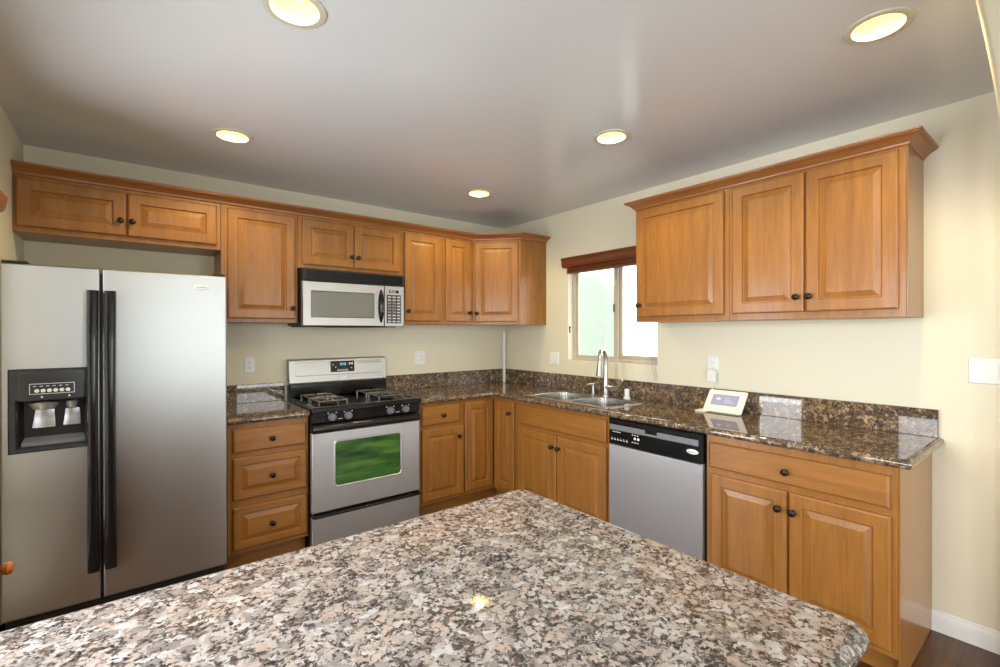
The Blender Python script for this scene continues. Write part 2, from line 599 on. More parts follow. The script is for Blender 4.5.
# front wall with the wide arch the photo was taken through
AX0, AX1, AYB, AYF = LX, -0.10, -3.50, -3.65
acx, aw, azs, ab = (AX0 + AX1) / 2 - 0.02, (AX1 - AX0) / 2, 1.72, 0.70
arch = [(acx + aw * math.cos(math.pi * k / 48), azs + ab * math.sin(math.pi * k / 48)) for k in range(49)]
bm = BM()
r = 0.02
def arch_pt(i, inset, y):
    x, z = arch[i]
    dx, dz = (x - acx) / aw ** 2, (z - azs) / ab ** 2
    l = math.hypot(dx, dz)
    return Vector((x + dx / l * inset, y, z + dz / l * inset))
prof = [(0.0, AYF)] + [(r * (1 - math.sin(a)), AYB - r + r * (1 - math.cos(a)) ) for a in [math.pi / 2 * k / 6 for k in (6, 5, 4, 3, 2, 1, 0)]]
prof = [(0.0, AYF), (0.0, AYB - r)] + [(r * (1 - math.cos(t)), AYB - r + r * math.sin(t)) for t in [math.pi / 2 * k / 6 for k in range(1, 7)]]
rows = [[arch_pt(i, ins, y) for ins, y in prof] for i in range(49)]
loft(bm, rows, False, False, closed=False)
for yy, ins in ((AYB, r), (AYF, 0)):
    for i in range(48):
        a, b2 = arch_pt(i, ins, yy), arch_pt(i + 1, ins, yy)
        bm.faces.new([bm.verts.new(p) for p in (a, b2, Vector((b2.x, yy, H)), Vector((a.x, yy, H)))])
box(bm, arch[0][0], 0.0, AYF, AYB, 0, H)
box(bm, -7.2, arch[48][0], AYF, AYB, 0, H)
struct('wall_front', bm, M_WALL)

# living room shell behind the camera
bm = BM()
box(bm, -7.2, -7.08, -8.4, -7.45, 0, H); box(bm, -7.2, -7.08, -4.55, -3.5, 0, H)
box(bm, -7.2, -7.08, -7.45, -4.55, 0, 0.3); box(bm, -7.2, -7.08, -7.45, -4.55, 2.25, H)
struct('wall_living_left', bm, M_WALL)
bm = BM()
box(bm, -7.2, -5.8, -8.4, -8.28, 0, H); box(bm, 0.0, -0.05, -8.4, -8.28, 0, H)
box(bm, -5.8, 0, -8.4, -8.28, 0, 0.1); box(bm, -5.8, 0, -8.4, -8.28, 2.3, H)
struct('wall_living_far', bm, M_WALL)

# baseboard along the right wall
bm = BM()
sweep(bm, [(0.0, -3.24), (0.0, AYB)], [(0, 0), (0.014, 0), (0.014, 0.055), (0.011, 0.060), (0.011, 0.072), (0.006, 0.080), (0.005, 0.092), (0, 0.096)])
struct('baseboard_right', bm, M_TRIMW)

# exterior seen through the kitchen window, and an added unseen wall
bm = BM()
xw = 1.60
pts = [(4.0, -0.1), (0.02, -0.1), (0.02, 1.85)]
for k in range(9):
    a = math.pi / 2 * k / 8
    pts.append((0.32 - 0.30 * math.cos(a), 1.85 + 0.28 * math.sin(a)))
pts += [(0.75, 2.2), (4.0, 2.25)]
loft(bm, [[Vector((xw, y, z)) for y, z in pts], [Vector((xw + 0.25, y, z)) for y, z in pts]])
struct('wall_outside', bm, M_OUT)
bm = BM(); box(bm, -8.0, 1.0, -10.2, -10.0, -.3, 3.4); struct('wall_outside', bm, M_OUT)  # added unseen wall, keeps bright sky out of the fridge reflection
bm = BM(); box(bm, 0.13, 6, -6, 5, -0.3, -0.12); box(bm, -9, -3.6, -3.49, 5, -0.3, -0.12); box(bm, -9, 1.5, -10.2, -8.41, -0.3, -0.12); struct('ground_outside', bm, M_PATIO)

# ------------------------------------------------------------------ kitchen window
def kitchen_window():
    bm = BM()
    xf0, xf1 = 0.060, 0.112
    y0, y1, z0, z1 = WY0, WY1, WZ0, WZ1
    box(bm, xf0, xf1, y1 - 0.038, y1, z0, z1, .003)
    box(bm, xf0, xf1, y0, y0 + 0.038, z0, z1, .003)
    box(bm, xf0, xf1, y0 + .038, y1 - .038, z0, z0 + 0.032, .003)
    box(bm, xf0, xf1, y0 + .038, y1 - .038, z1 - 0.032, z1, .003)
    win = struct('window_1', bm, M_VINYL)
    ym = -1.345
    bm = BM()
    box(bm, .066, .086, ym - 0.02, ym + 0.022, z0 + .032, z1 - .032, .003)
    for a, b in ((ym + .022, y1 - .038),):
        box(bm, .068, .084, b - .016, b, z0 + .032, z1 - .032, .002)
        box(bm, .068, .084, a, b - .016, z0 + .032, z0 + .046, .002)
        box(bm, .068, .084, a, b - .016, z1 - .046, z1 - .032, .002)
    struct('sliding_sash', bm, M_VINYL, win)
    bm = BM()
    a, b = y0 + .038, ym - .022
    box(bm, .090, .106, a, b + .040, z0 + .032, z0 + .060, .002)
    box(bm, .090, .106, a, b + .040, z1 - .042, z1 - .032, .002)
    box(bm, .090, .106, b - .022, b + .040, z0 + .060, z1 - .042, .002)
    struct('fixed_sash', bm, M_VINYL, win)
    bm = BM(); box(bm, .074, .078, ym + .022, y1 - .054, z0 + .046, z1 - .046); struct('glass_pane', bm, M_PANE, win)
    bm = BM(); box(bm, .096, .100, y0 + .038, ym - .012, z0 + .042, z1 - .042); struct('glass_pane', bm, M_PANE, win)
    bm = BM(); box(bm, .054, .066, ym + .006, ym + .022, 1.575, 1.64, .003); struct('sash_latch', bm, M_CHARL, win)
kitchen_window()

def window_blind():
    t = thing('window_blind', 'red-brown wooden blind pulled up under its moulded valance above the sink window', 'blind', (-0.03, -1.33, 1.90))
    bm = BM()
    y0, y1 = -1.797, -0.866
    zb = 1.967
    prof = [(0.0, zb), (.050, zb), (.056, zb + .004), (.058, zb + .016), (.063, zb + .022), (.063, zb + .058), (.070, zb + .066), (.072, zb + .082), (0, zb + .082)]
    rings = []
    for y in (y1, y0):
        rings.append([Vector((-.002 - o, y, z)) for o, z in prof])
    loft(bm, rings)
    obj('valance', bm, M_RED, t)
    bm = BM()
    for k in range(7):
        box(bm, -.052, -.004, y0 + .012, y1 - .050, 1.928 + k * .0053, 1.9318 + k * .0053, .001, 1)
    box(bm, -.054, -.003, y0 + .012, y1 - .050, 1.912, 1.926, .003)
    obj('slat_stack', bm, M_RED, t)
    bm = BM()
    tube(bm, [(-.03, -1.722, 1.885), (-.020, -1.725, 1.45), (-.017, -1.735, 1.15), (-.015, -1.752, 1.075), (-.015, -1.762, 1.062), (-.015, -1.768, 1.08),
              (-.017, -1.758, 1.16), (-.022, -1.735, 1.45), (-.03, -1.730, 1.885)], .0016, 6)
    obj('pull_cord', bm, M_CORD, t)
window_blind()
bm = BM(); box(bm, .012, .022, -.893, -.885, 1.445, 1.463, .002); box(bm, .012, .022, -.893, -.885, 1.408, 1.426, .002); box(bm, .014, .019, -.890, -.8855, 1.42, 1.45)
tag(obj('cord_cleat', bm, M_BRONZE, None, (.017, -.889, 1.408)), 'small dark cord cleat on the side of the sink window recess', 'cleat')

# ------------------------------------------------------------------ ceiling lights
LIGHT_LABEL = ['round recessed ceiling light above the refrigerator and drawer unit', 'smallest looking recessed ceiling light, nearest the room corner',
               'round recessed ceiling light cut off by the top edge of the photo', 'round recessed ceiling light in front of the sink window',
               'round recessed ceiling light nearest the switch plate wall, upper right']
proto = None
for (x, y), lab in zip(CANS, LIGHT_LABEL):
    if proto is None:
        t = thing('recessed_light', lab, 'ceiling light', (x, y, H), 'recessed ceiling lights')
        bm = BM()
        c = (x, y, H)
        lathe(bm, c, (0, 0, 1), [(.098, -.0005), (.097, -.004), (.088, -.007), (.074, -.006), (.070, .004), (.072, .0045), (.076, -.0005)], 40, False, False)
        obj('trim_ring', bm, M_RING, t)
        bm = BM()
        lathe(bm, c, (0, 0, 1), [(.0705, .003), (.069, .03), (.062, .075), (.055, .11), (.001, .11)], 40, False, False)
        obj('reflector', bm, M_REFL, t)
        bm = BM()
        lathe(bm, c, (0, 0, 1), [(.001, .043), (.026, .045), (.038, .052), (.042, .062), (.038, .085), (.026, .108)], 28, False, False)
        obj('bulb', bm, M_BULB, t)
        proto = t
    else:
        t = copy_tree(proto)
        t.location = (x, y, H)
        t['label'] = lab
    l = bpy.data.lights.new('lamp_glow', 'SPOT')
    l.energy = CAN_DOWN_W
    l.color = (1.0, 0.80, 0.42)
    l.spot_size = math.radians(150)
    l.spot_blend = 0.5
    l.shadow_soft_size = 0.025
    lo = bpy.data.objects.new('lamp_glow', l)
    COL.objects.link(lo)
    lo.location = (x, y, H + 0.02)
    l2 = bpy.data.lights.new('lamp_glow', 'POINT')
    l2.energy = CAN_W
    l2.color = (1.0, 0.80, 0.26)
    l2.shadow_soft_size = 0.03
    lo2 = bpy.data.objects.new('lamp_glow', l2)
    COL.objects.link(lo2)
    lo2.location = (x, y, H + 0.025)

# ------------------------------------------------------------------ cabinets
def knob(p, n, parent):
    bm = BM()
    lathe(bm, p, n, [(.011, 0), (.011, .003), (.006, .006), (.006, .014), (.013, .018), (.0165, .023), (.0155, .028), (.010, .0315), (.001, .033)], 20)
    return obj('knob', bm, M_BRONZE, parent)

UF = -0.31                        # face frame of wall cabinets
UB, UT = 1.478, 2.240             # bottom and top of wall cabinets
FB, FR = back_face(UF), right_face(UF)
BF = -0.603                       # face frame of base cabinets
GB, GR = back_face(BF), right_face(BF)
E1 = 0.0006                       # hairline gap between neighbours

def add_door(t, F, u0, u1, v0, v1, kn=None, **kw):
    o = obj('door', raised(F, u0, u1, v0, v1, d0=.0008, **kw), M_WOOD, t, angle=6)
    if kn:
        knob(F(kn[0], kn[1], .0198), F.n, o)
    return o

def carcass(t, F, u0, u1, v0, v1, depth, name='carcass'):
    """box body with a face frame whose stiles and rails stand slightly proud"""
    bm = BM()
    loft(bm, [rect(F, u0 + E1, u1 - E1, v0, v1, -depth), rect(F, u0 + E1, u1 - E1, v0, v1, -.0015), rect(F, u0 + .0015, u1 - .0015, v0 + .0015, v1 - .0015, 0)])
    return obj(name, bm, M_WOOD, t)

def wall_cab(label, F, u0, u1, v0, v1, doors, depth=-UF - .001):
    p = F((u0 + u1) / 2, v0, -depth / 2)
    t = thing('wall_cabinet', label, 'cabinet', p, 'maple wall cabinets')
    carcass(t, F, u0, u1, v0, v1, depth)
    for d in doors:
        add_door(t, F, *d)
    return t

wall_cab('wide low wall cabinet with two small doors above the refrigerator', FB, LX, -2.547, 1.931, UT,
         [(-3.450, -3.012, 1.960, 2.204, (-3.036, 2.040)), (-3.005, -2.570, 1.960, 2.204, (-2.984, 2.040))])
wall_cab('tall single-door wall cabinet between refrigerator and microwave', FB, -2.547, -2.088, UB, UT, [(-2.512, -2.107, 1.504, 2.204, (-2.127, 1.577))])
wall_cab('short two-door wall cabinet above the microwave', FB, -2.088, -1.300, 1.860, UT,
         [(-2.060, -1.6965, 1.888, 2.204, (-1.718, 1.963)), (-1.6905, -1.325, 1.888, 2.204, (-1.668, 1.963))])
wall_cab('single-door wall cabinet just right of the microwave', FB, -1.300, -0.927, UB, UT, [(-1.283, -0.955, 1.504, 2.206, (-1.260, 1.582))])
wall_cab('narrowest single-door wall cabinet, beside the angled corner cabinet', FB, -0.927, -0.611, UB, UT, [(-0.901, -0.652, 1.504, 2.206, (-0.667, 1.581))])

# angled corner cabinet
t = thing('wall_cabinet', 'angled corner wall cabinet with one door facing the room diagonally', 'cabinet', (-0.25, -0.25, UB), 'maple wall cabinets')
bm = BM()
fp = [(-.610, -.001), (-.610, -.310), (-.310, -.610), (-.001, -.610), (-.001, -.001)]
loft(bm, [[Vector((x, y, z)) for x, y in fp] for z in (UB, UT)])
obj('carcass', bm, M_WOOD, t)
FD = Face((-.610, -.310, 0), (1, -1, 0), (-1, -1, 0))
add_door(t, FD, .018, .404, 1.504, 2.206, (.040, 1.579))

wall_cab('single-door wall cabinet hanging next to the sink window', FR, 1.803, 2.430, UB, UT, [(1.815, 2.404, 1.512, 2.220, (1.848, 1.588))])
t = wall_cab('two-door wall cabinet at the outer end of the right-hand run', FR, 2.430, 3.207, UB, UT,
         [(2.453, 2.8115, 1.513, 2.220, (2.782, 1.589)), (2.8195, 3.180, 1.513, 2.220, (2.838, 1.589))])

FE = Face((0, -3.207, 0), (1, 0, 0), (0, -1, 0))
obj('end_panel', slab(BM(), FE, UF + .001, -.003, UB + .001, UT, .0001, .004, 0, .0008), M_WOODG, t)

# crown mouldings
def crown_profile(cz, k):
    """k scales how far the moulding stands out"""
    p = [(.0015, cz), (.004, cz), (.010, cz + .003), (.012, cz + .012), (.018, cz + .016), (.023, cz + .022), (.034, cz + .030), (.046, cz + .036), (.054, cz + .038),
         (.054, cz + .042), (.060, cz + .045), (.062, cz + .053), (.0015, cz + .053)]
    return [(o * k if o > .002 else o, z) for o, z in p]
bm = BM(); sweep(bm, [(LX + .002, UF), (-.610, UF), (-.310, -.610), (-.002, -.610)], crown_profile(2.2245, 1.0))
tag(obj('crown_molding', bm, M_CROWN, None, (-1.8, UF, 2.2245)), 'long maple crown moulding along the refrigerator and microwave wall cabinets', 'crown molding')
bm = BM(); sweep(bm, [(-.002, -1.803), (UF, -1.803), (UF, -3.207), (-.002, -3.207)], crown_profile(2.231, .93))
tag(obj('crown_molding', bm, M_CROWN, None, (UF, -2.5, 2.231)), 'maple crown moulding on the wall cabinets right of the sink window', 'crown molding')

# base cabinets
TK, BT = 0.108, 0.8745
def hollow(t, F, u0, u1, v0, v1, depth):
    bm = BM()
    P = lambda a, b, c, d, e, f: loft(bm, [rect(F, a, b, c, d, e), rect(F, a, b, c, d, f)])
    P(u0 + E1, u0 + .02, v0, v1, -depth, -.02)
    P(u1 - .02, u1 - E1, v0, v1, -depth, -.02)
    P(u0 + .02, u1 - .02, v0, v0 + .018, -depth, -.02)
    P(u0 + .02, u1 - .02, v0 + .018, v1, -depth, -depth + .01)
    P(u0 + E1, u1 - E1, v0, v1, -.02, 0)
    return obj('carcass', bm, M_WOOD, t)

def base_cab(name, label, F, u0, u1, depth=-BF - .001, toe=True, body=None):
    t = thing(name, label, 'cabinet', F((u0 + u1) / 2, 0, -depth / 2), 'maple base cabinets')
    (body or carcass)(t, F, u0, u1, TK, BT, depth)
    if toe:
        bm = BM()
        loft(bm, [rect(F, u0 + .002, u1 - .002, 0, TK, -depth), rect(F, u0 + .002, u1 - .002, 0, TK, -.07)])
        obj('toe_kick', bm, M_WOODH, t)
    return t

def add_drawer(t, F, u0, u1, v0, v1, kn=None, panel=False):
    o = obj('drawer', raised(F, u0, u1, v0, v1, s=.042, d0=.0008) if panel else drawer_slab(F, u0, u1, v0, v1, d0=.0008), M_WOODH, t, angle=6)
    if kn:
        knob(F(kn[0], kn[1], .0198), F.n, o)
    return o

t = base_cab('drawer_cabinet', 'base cabinet of three drawers between refrigerator and stove', GB, -2.555, -2.102)
add_drawer(t, GB, -2.529, -2.119, .705, .841, (-2.320, .771))
add_drawer(t, GB, -2.529, -2.117, .428, .674, (-2.320, .548), True)
add_drawer(t, GB, -2.529, -2.115, .135, .385, (-2.320, .256), True)

t = base_cab('base_cabinet', 'narrow base cabinet with one drawer over one door, right of the stove', GB, -1.333, -0.911)
add_drawer(t, GB, -1.289, -0.956, .708, .850, (-1.113, .775))
add_door(t, GB, -1.289, -0.918, .135, .677, (-0.970, .596))

# corner base cabinet with two doors meeting in the inside corner
t = thing('corner_cabinet', 'L-shaped corner base cabinet with two tall narrow doors meeting at the inside corner', 'cabinet', (-.3, -.3, 0), 'maple base cabinets')
bm = BM()
fp = [(-.910, -.001), (-.910, BF), (BF, BF), (BF, -.900), (-.001, -.900), (-.001, -.001)]
loft(bm, [[Vector((x, y, z)) for x, y in fp] for z in (TK, BT)])
obj('carcass', bm, M_WOOD, t)
bm = BM()
fp = [(-.910, -.001), (-.910, BF + .07), (BF + .07, BF + .07), (BF + .07, -.900), (-.001, -.900), (-.001, -.001)]
loft(bm, [[Vector((x, y, z)) for x, y in fp] for z in (0, TK)])
obj('toe_kick', bm, M_WOODH, t)
add_door(t, GB, -.903, -.625, .140, .850)
add_door(t, GR, .629, .882, .140, .850, (.837, .765))

t = base_cab('sink_cabinet', 'two-door sink base cabinet under a long false drawer front', GR, .902, 1.812, body=hollow)
obj('false_front', drawer_slab(GR, .926, 1.796, .703, .850, d0=.0008), M_WOODH, t)
add_door(t, GR, .935, 1.3525, .135, .671, (1.318, .588))
add_door(t, GR, 1.3595, 1.797, .135, .671, (1.382, .588))

t = base_cab('base_cabinet', 'end base cabinet with a wide drawer over two doors, right of the dishwasher', GR, 2.452, 3.237)
FE = Face((0, -3.237, 0), (1, 0, 0), (0, -1, 0))
obj('end_panel', slab(BM(), FE, BF + .001, -.003, .004, BT, -.0003, .005, 0, .0008), M_WOODG, t)
add_drawer(t, GR, 2.472, 3.213, .706, .838, (2.840, .768))
add_door(t, GR, 2.482, 2.842, .135, .674, (2.809, .592))
add_door(t, GR, 2.850, 3.216, .135, .674, (2.870, .590))

# ------------------------------------------------------------------ counters
CT, CB = 0.914, 0.8755
def bull(n=8):
    c, r2 = (CT + CB) / 2, (CT - CB) / 2
    return [(-.002, CT)] + [(r2 * math.sin(math.pi * k / n), c + r2 * math.cos(math.pi * k / n)) for k in range(n + 1)] + [(-.002, CB)]
def splash(bm, x0, x1, y0, y1):
    box(bm, x0, x1, y0, y1, CT, 1.044, .002, 1)

t = thing('countertop', 'short dark brown granite counter piece over the drawers left of the stove', 'countertop', (-2.33, -.32, CB))
bm = BM()
box(bm, -2.557, -2.104, -.622, -.001, CB, CT)
sweep(bm, [(-2.557, -.622), (-2.104, -.622)], bull())
obj('slab', bm, M_GRANITE, t)
bm = BM(); splash(bm, -2.557, -2.104, -.021, -.001); obj('backsplash', bm, M_GRANITE, t)

SX0, SX1, SY0, SY1 = -.585, -.065, -1.780, -.955       # sink rim outline
t = thing('countertop', 'long L-shaped dark brown granite counter holding the sink', 'countertop', (-.35, -1.6, CB))
bm = BM()
hx0, hx1, hy0, hy1 = SX0 + .012, SX1 - .012, SY0 + .012, SY1 - .012
EY = -3.265
box(bm, -1.331, -.622, -.622, -.001, CB, CT)
box(bm, -.622, -.001, hy1, -.001, CB, CT)
box(bm, -.622, -.001, EY, hy0, CB, CT)
box(bm, -.622, hx0, hy0, hy1, CB, CT)
box(bm, hx1, -.001, hy0, hy1, CB, CT)
arc = [(-.622 + .02 * (1 - math.cos(a)), EY + .02 * (1 - math.sin(a))) for a in [math.pi / 2 * k / 5 for k in range(6)]]
sweep(bm, [(-1.331, -.622), (-.622, -.622), (-.622, EY), (-.001, EY)], bull())
obj('slab', bm, M_GRANITE, t)
bm = BM(); splash(bm, -1.331, -.0215, -.021, -.001); obj('backsplash', bm, M_GRANITE, t)
bm = BM(); splash(bm, -.021, -.001, EY, -.001); obj('backsplash', bm, M_GRANITE, t)

# island in the foreground
t = thing('kitchen_island', 'large pale speckled granite island top across the foreground', 'island', (-2.73, -3.03, 0))
ix1, iy0, iy1 = -2.013, -3.462, -2.590
def rc(cx, cy, a0, r=.03):
    return [(cx + r * math.cos(math.radians(a0 + 90 * k / 6)), cy + r * math.sin(math.radians(a0 + 90 * k / 6))) for k in range(7)]
rr = .022
path = [(LX + .003, iy0)] + rc(ix1 - rr, iy0 + rr, -90, rr) + rc(ix1 - rr, iy1 - rr, 0, rr) + [(LX + .003, iy1)]
bm = BM()
edge = sweep_rings(path, [(0, CT)] + bull()[1:-1] + [(0, CB)])
loft(bm, edge, False, False, closed=False)
bm.faces.new([bm.verts.new(r[0]) for r in edge])
bm.faces.new([bm.verts.new(r[-1]) for r in edge])
bm.faces.new([bm.verts.new(p) for p in edge[0] + edge[-1][::-1]])
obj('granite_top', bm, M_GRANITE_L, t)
bm = BM()
box(bm, LX + .003, -2.06, -3.40, -2.66, TK, CB - .0005)
obj('carcass', bm, M_WOOD, t)
bm = BM(); box(bm, LX + .003, -2.10, -3.36, -2.72, 0, TK); obj('toe_kick', bm, M_WOODH, t)
FI = Face((-2.06, 0, 0), (0, 1, 0), (1, 0, 0))
obj('side_panel', raised(FI, -3.37, -2.69, .14, .85, d0=.0005), M_WOOD, t)
FK = Face((0, -2.66, 0), (-1, 0, 0), (0, 1, 0))
for a in (2.09, 2.55, 3.01):
    add_door(t, FK, a, a + .44, .135, .85, (a + .41, .78))

# ------------------------------------------------------------------ refrigerator
def refrigerator():
    t = thing('refrigerator', 'tall stainless side-by-side refrigerator with ice dispenser and black bar handles', 'refrigerator', (-3.01, -.4, 0))
    x0, x1, xm = -3.436, -2.582, -3.101
    DF = -.80
    F = back_face(DF)
    bm = BM(); box(bm, x0 + .004, x1 - .004, -.735, -.03, .03, 1.700, .006)
    box(bm, x0 + .01, x1 - .01, -.70, -.1, 0, .03)
    obj('body', bm, M_CHARL, t)
    z0, z1 = .150, 1.716
    # left door with the dispenser hole
    a, b = x0, xm - .004
    hu0, hu1, hv0, hv1 = -3.411, -3.150, .880, 1.252
    bm = BM()
    R = lambda i, d: rect(F, a + i, b - i, z0 + i, z1 - i, d)
    hole = lambda d: rect(F, hu0, hu1, hv0, hv1, d)
    loft(bm, [hole(-.062), R(0, -.062), R(0, -.010), R(.003, -.004), R(.010, 0), hole(0), hole(-.062)], False, False)
    ld = obj('freezer_door', bm, M_FRIDGE, t)
    a2, b2 = xm + .004, x1
    bm = BM()
    R = lambda i, d: rect(F, a2 + i, b2 - i, z0 + i, z1 - i, d)
    loft(bm, [R(0, -.062), R(0, -.010), R(.003, -.004), R(.010, 0)])
    rd = obj('fridge_door', bm, M_FRIDGE, t)
    for par, hx in ((ld, -3.131), (rd, -3.067)):
        bm = BM()
        rings = []
        for k in range(25):
            s = k / 24
            z = .293 + s * (1.610 - .293)
            bow = .030 + .026 * min(1.0, 6 * s) * min(1.0, 6 * (1 - s))
            hw = .0205 + .0015 * math.cos(s * 6.28)
            dd = [(-hw, bow - .026), (-hw, bow - .006), (-hw * .8, bow + .003), (-hw * .3, bow + .007), (hw * .3, bow + .007), (hw * .8, bow + .003), (hw, bow - .006), (hw, bow - .026)]
            rings.append([F(hx + u, z, d) for u, d in dd])
        loft(bm, rings)
        for z in (.31, 1.59):
            slab(bm, F, hx - .015, hx + .015, z - .014, z + .014, .0005, .012)
        obj('handle', bm, M_BLACK, par)
    # badge
    bm = BM()
    ring = lambda s, d: [F(-2.700 + .036 * s * math.cos(2 * math.pi * k / 28), 1.650 + .0135 * s * math.sin(2 * math.pi * k / 28), d) for k in range(28)]
    loft(bm, [ring(1, .0003), ring(1, .003), ring(.86, .0055), ring(.5, .0068)])
    bd = obj('badge', bm, M_WHITE, rd)
    bm = BM()
    for k in range(6):
        slab(bm, F, -2.722 + k * .0075, -2.7175 + k * .0075, 1.6475, 1.652, .0069, .0074, 0, .0002)
    obj('badge_script', bm, M_CHARL, bd)
    # dispenser
    bm = BM()
    cu0, cu1, cv0, cv1 = -3.380, -3.158, .905, 1.108
    loft(bm, [rect(F, hu0 + .001, hu1 - .001, hv0 + .001, hv1 - .001, -.02), rect(F, hu0 + .001, hu1 - .001, hv0 + .001, hv1 - .001, .001),
              rect(F, hu0 + .005, hu1 - .005, hv0 + .005, hv1 - .005, .005),
              rect(F, cu0 - .008, cu1 + .002, cv0 - .01, cv1 + .006, .004), rect(F, cu0, cu1, cv0, cv1, -.012), rect(F, cu0 + .012, cu1 - .012, cv0, cv1 - .004, -.058)], False, True)
    for f in bm.faces:
        if all(v.co.y > DF + .005 for v in f.verts):
            f.material_index = 1
    dp = obj('dispenser', bm, [M_CHAR, M_BLACKM], ld)
    bm = BM()
    loft(bm, [rect(F, cu0 + .002, cu1 - .002, cv1 + .004, hv1 - .004, .0035), rect(F, cu0 + .002, cu1 - .002, cv1 + .004, hv1 - .012, .016), rect(F, cu0 + .012, cu1 - .008, cv1 + .012, hv1 - .03, .018)])
    obj('control_panel', bm, M_CHAR, dp)
    bm = BM()
    pu0, pu1, pv0, pv1 = -3.342, -3.194, 1.139, 1.186
    for u in ((pu0, pu1, pv0, pv0 + .0022), (pu0, pu1, pv1 - .0022, pv1), (pu0, pu0 + .0022, pv0 + .0022, pv1 - .0022), (pu1 - .0022, pu1, pv0 + .0022, pv1 - .0022)):
        slab(bm, F, *u, .0175, .0188, 0, .0003)
    for k in range(6):
        slab(bm, F, pu0 + .012 + k * .021, pu0 + .022 + k * .021, pv1 - .013, pv1 - .0105, .0175, .0188, 0, .0003)
    obj('button_border', bm, M_MARK, dp)
    for k in range(6):
        bm = BM()
        slab(bm, F, pu0 + .016 + k * .0203, pu0 + .032 + k * .0203, pv0 + .007, pv0 + .023, .0175, .021, .0075)
        obj('button', bm, M_WHITE, dp)
    for u in (-3.302, -3.212):
        bm = BM()
        slab(bm, F, u - .003, u + .003, 1.1215, 1.130, .0175, .0188, .002, .0003)
        obj('lock_mark', bm, M_MARK, dp)
    # chutes and paddles
    for cu, rr_, nm in ((-3.300, .052, 'ice_chute'), (-3.205, .024, 'water_spout')):
        bm = BM()
        lathe(bm, F(cu, 1.102, -.028), (0, 0, -1), [(rr_ * .7, 0), (rr_, .006), (rr_ * .96, .016), (rr_ * .72, .034), (rr_ * .62, .036), (rr_ * .60, .010)], 24)
        for v in bm.verts:
            v.co.y = DF + .028 + (v.co.y - DF - .028) * (.026 / max(rr_, .026))
        obj(nm, bm, M_PADDLE, dp)
    for u0, u1, z0_, z1_ in ((-3.338, -3.262, .985, 1.062), (-3.236, -3.176, .988, 1.060)):
        bm = BM()
        rings = []
        for k in range(7):
            s = k / 6
            z = z1_ + (z0_ - z1_) * s
            d = -.050 + .030 * s * s
            g = .006 * math.sin(s * math.pi)
            hw0 = (u1 - u0) / 2 * (.82 + .18 * s)
            uc = (u0 + u1) / 2
            rings.append([F(uc - hw0, z, d), F(uc, z, d + .006), F(uc + hw0, z, d), F(uc + hw0, z, d - .006), F(uc - hw0, z, d - .006)])
        loft(bm, rings)
        obj('paddle', bm, M_PADDLE, dp)
    bm = BM()
    loft(bm, [rect(F, cu0 + .014, cu1 - .004, .906, .940, -.056), rect(F, cu0 + .008, cu1 - .004, .906, .922, -.014)])
    for k in range(9):
        u = cu0 + .03 + k * .021
        slab(bm, F, u, u + .008, .909, .913, -.014, -.0125, 0, .0004)
    obj('drip_tray', bm, M_CHARL, dp)
    for xx in ((x0 + .004, x0 + .085), (x1 - .060, x1 - .006)):
        bm = BM(); box(bm, xx[0], xx[1], -.79, -.68, 1.7165, 1.729, .004); box(bm, xx[0] + .006, xx[1] - .006, -.78, -.69, 1.7, 1.717)
        obj('hinge_cover', bm, M_BLACKM, t)
    bm = BM(); box(bm, x0 + .01, x1 - .01, -.765, -.737, .03, .142)
    for k in range(5):
        box(bm, x0 + .03, x1 - .03, -.770, -.764, .045 + k * .018, .053 + k * .018)
    obj('toe_grille', bm, M_BLACKM, t)
refrigerator()

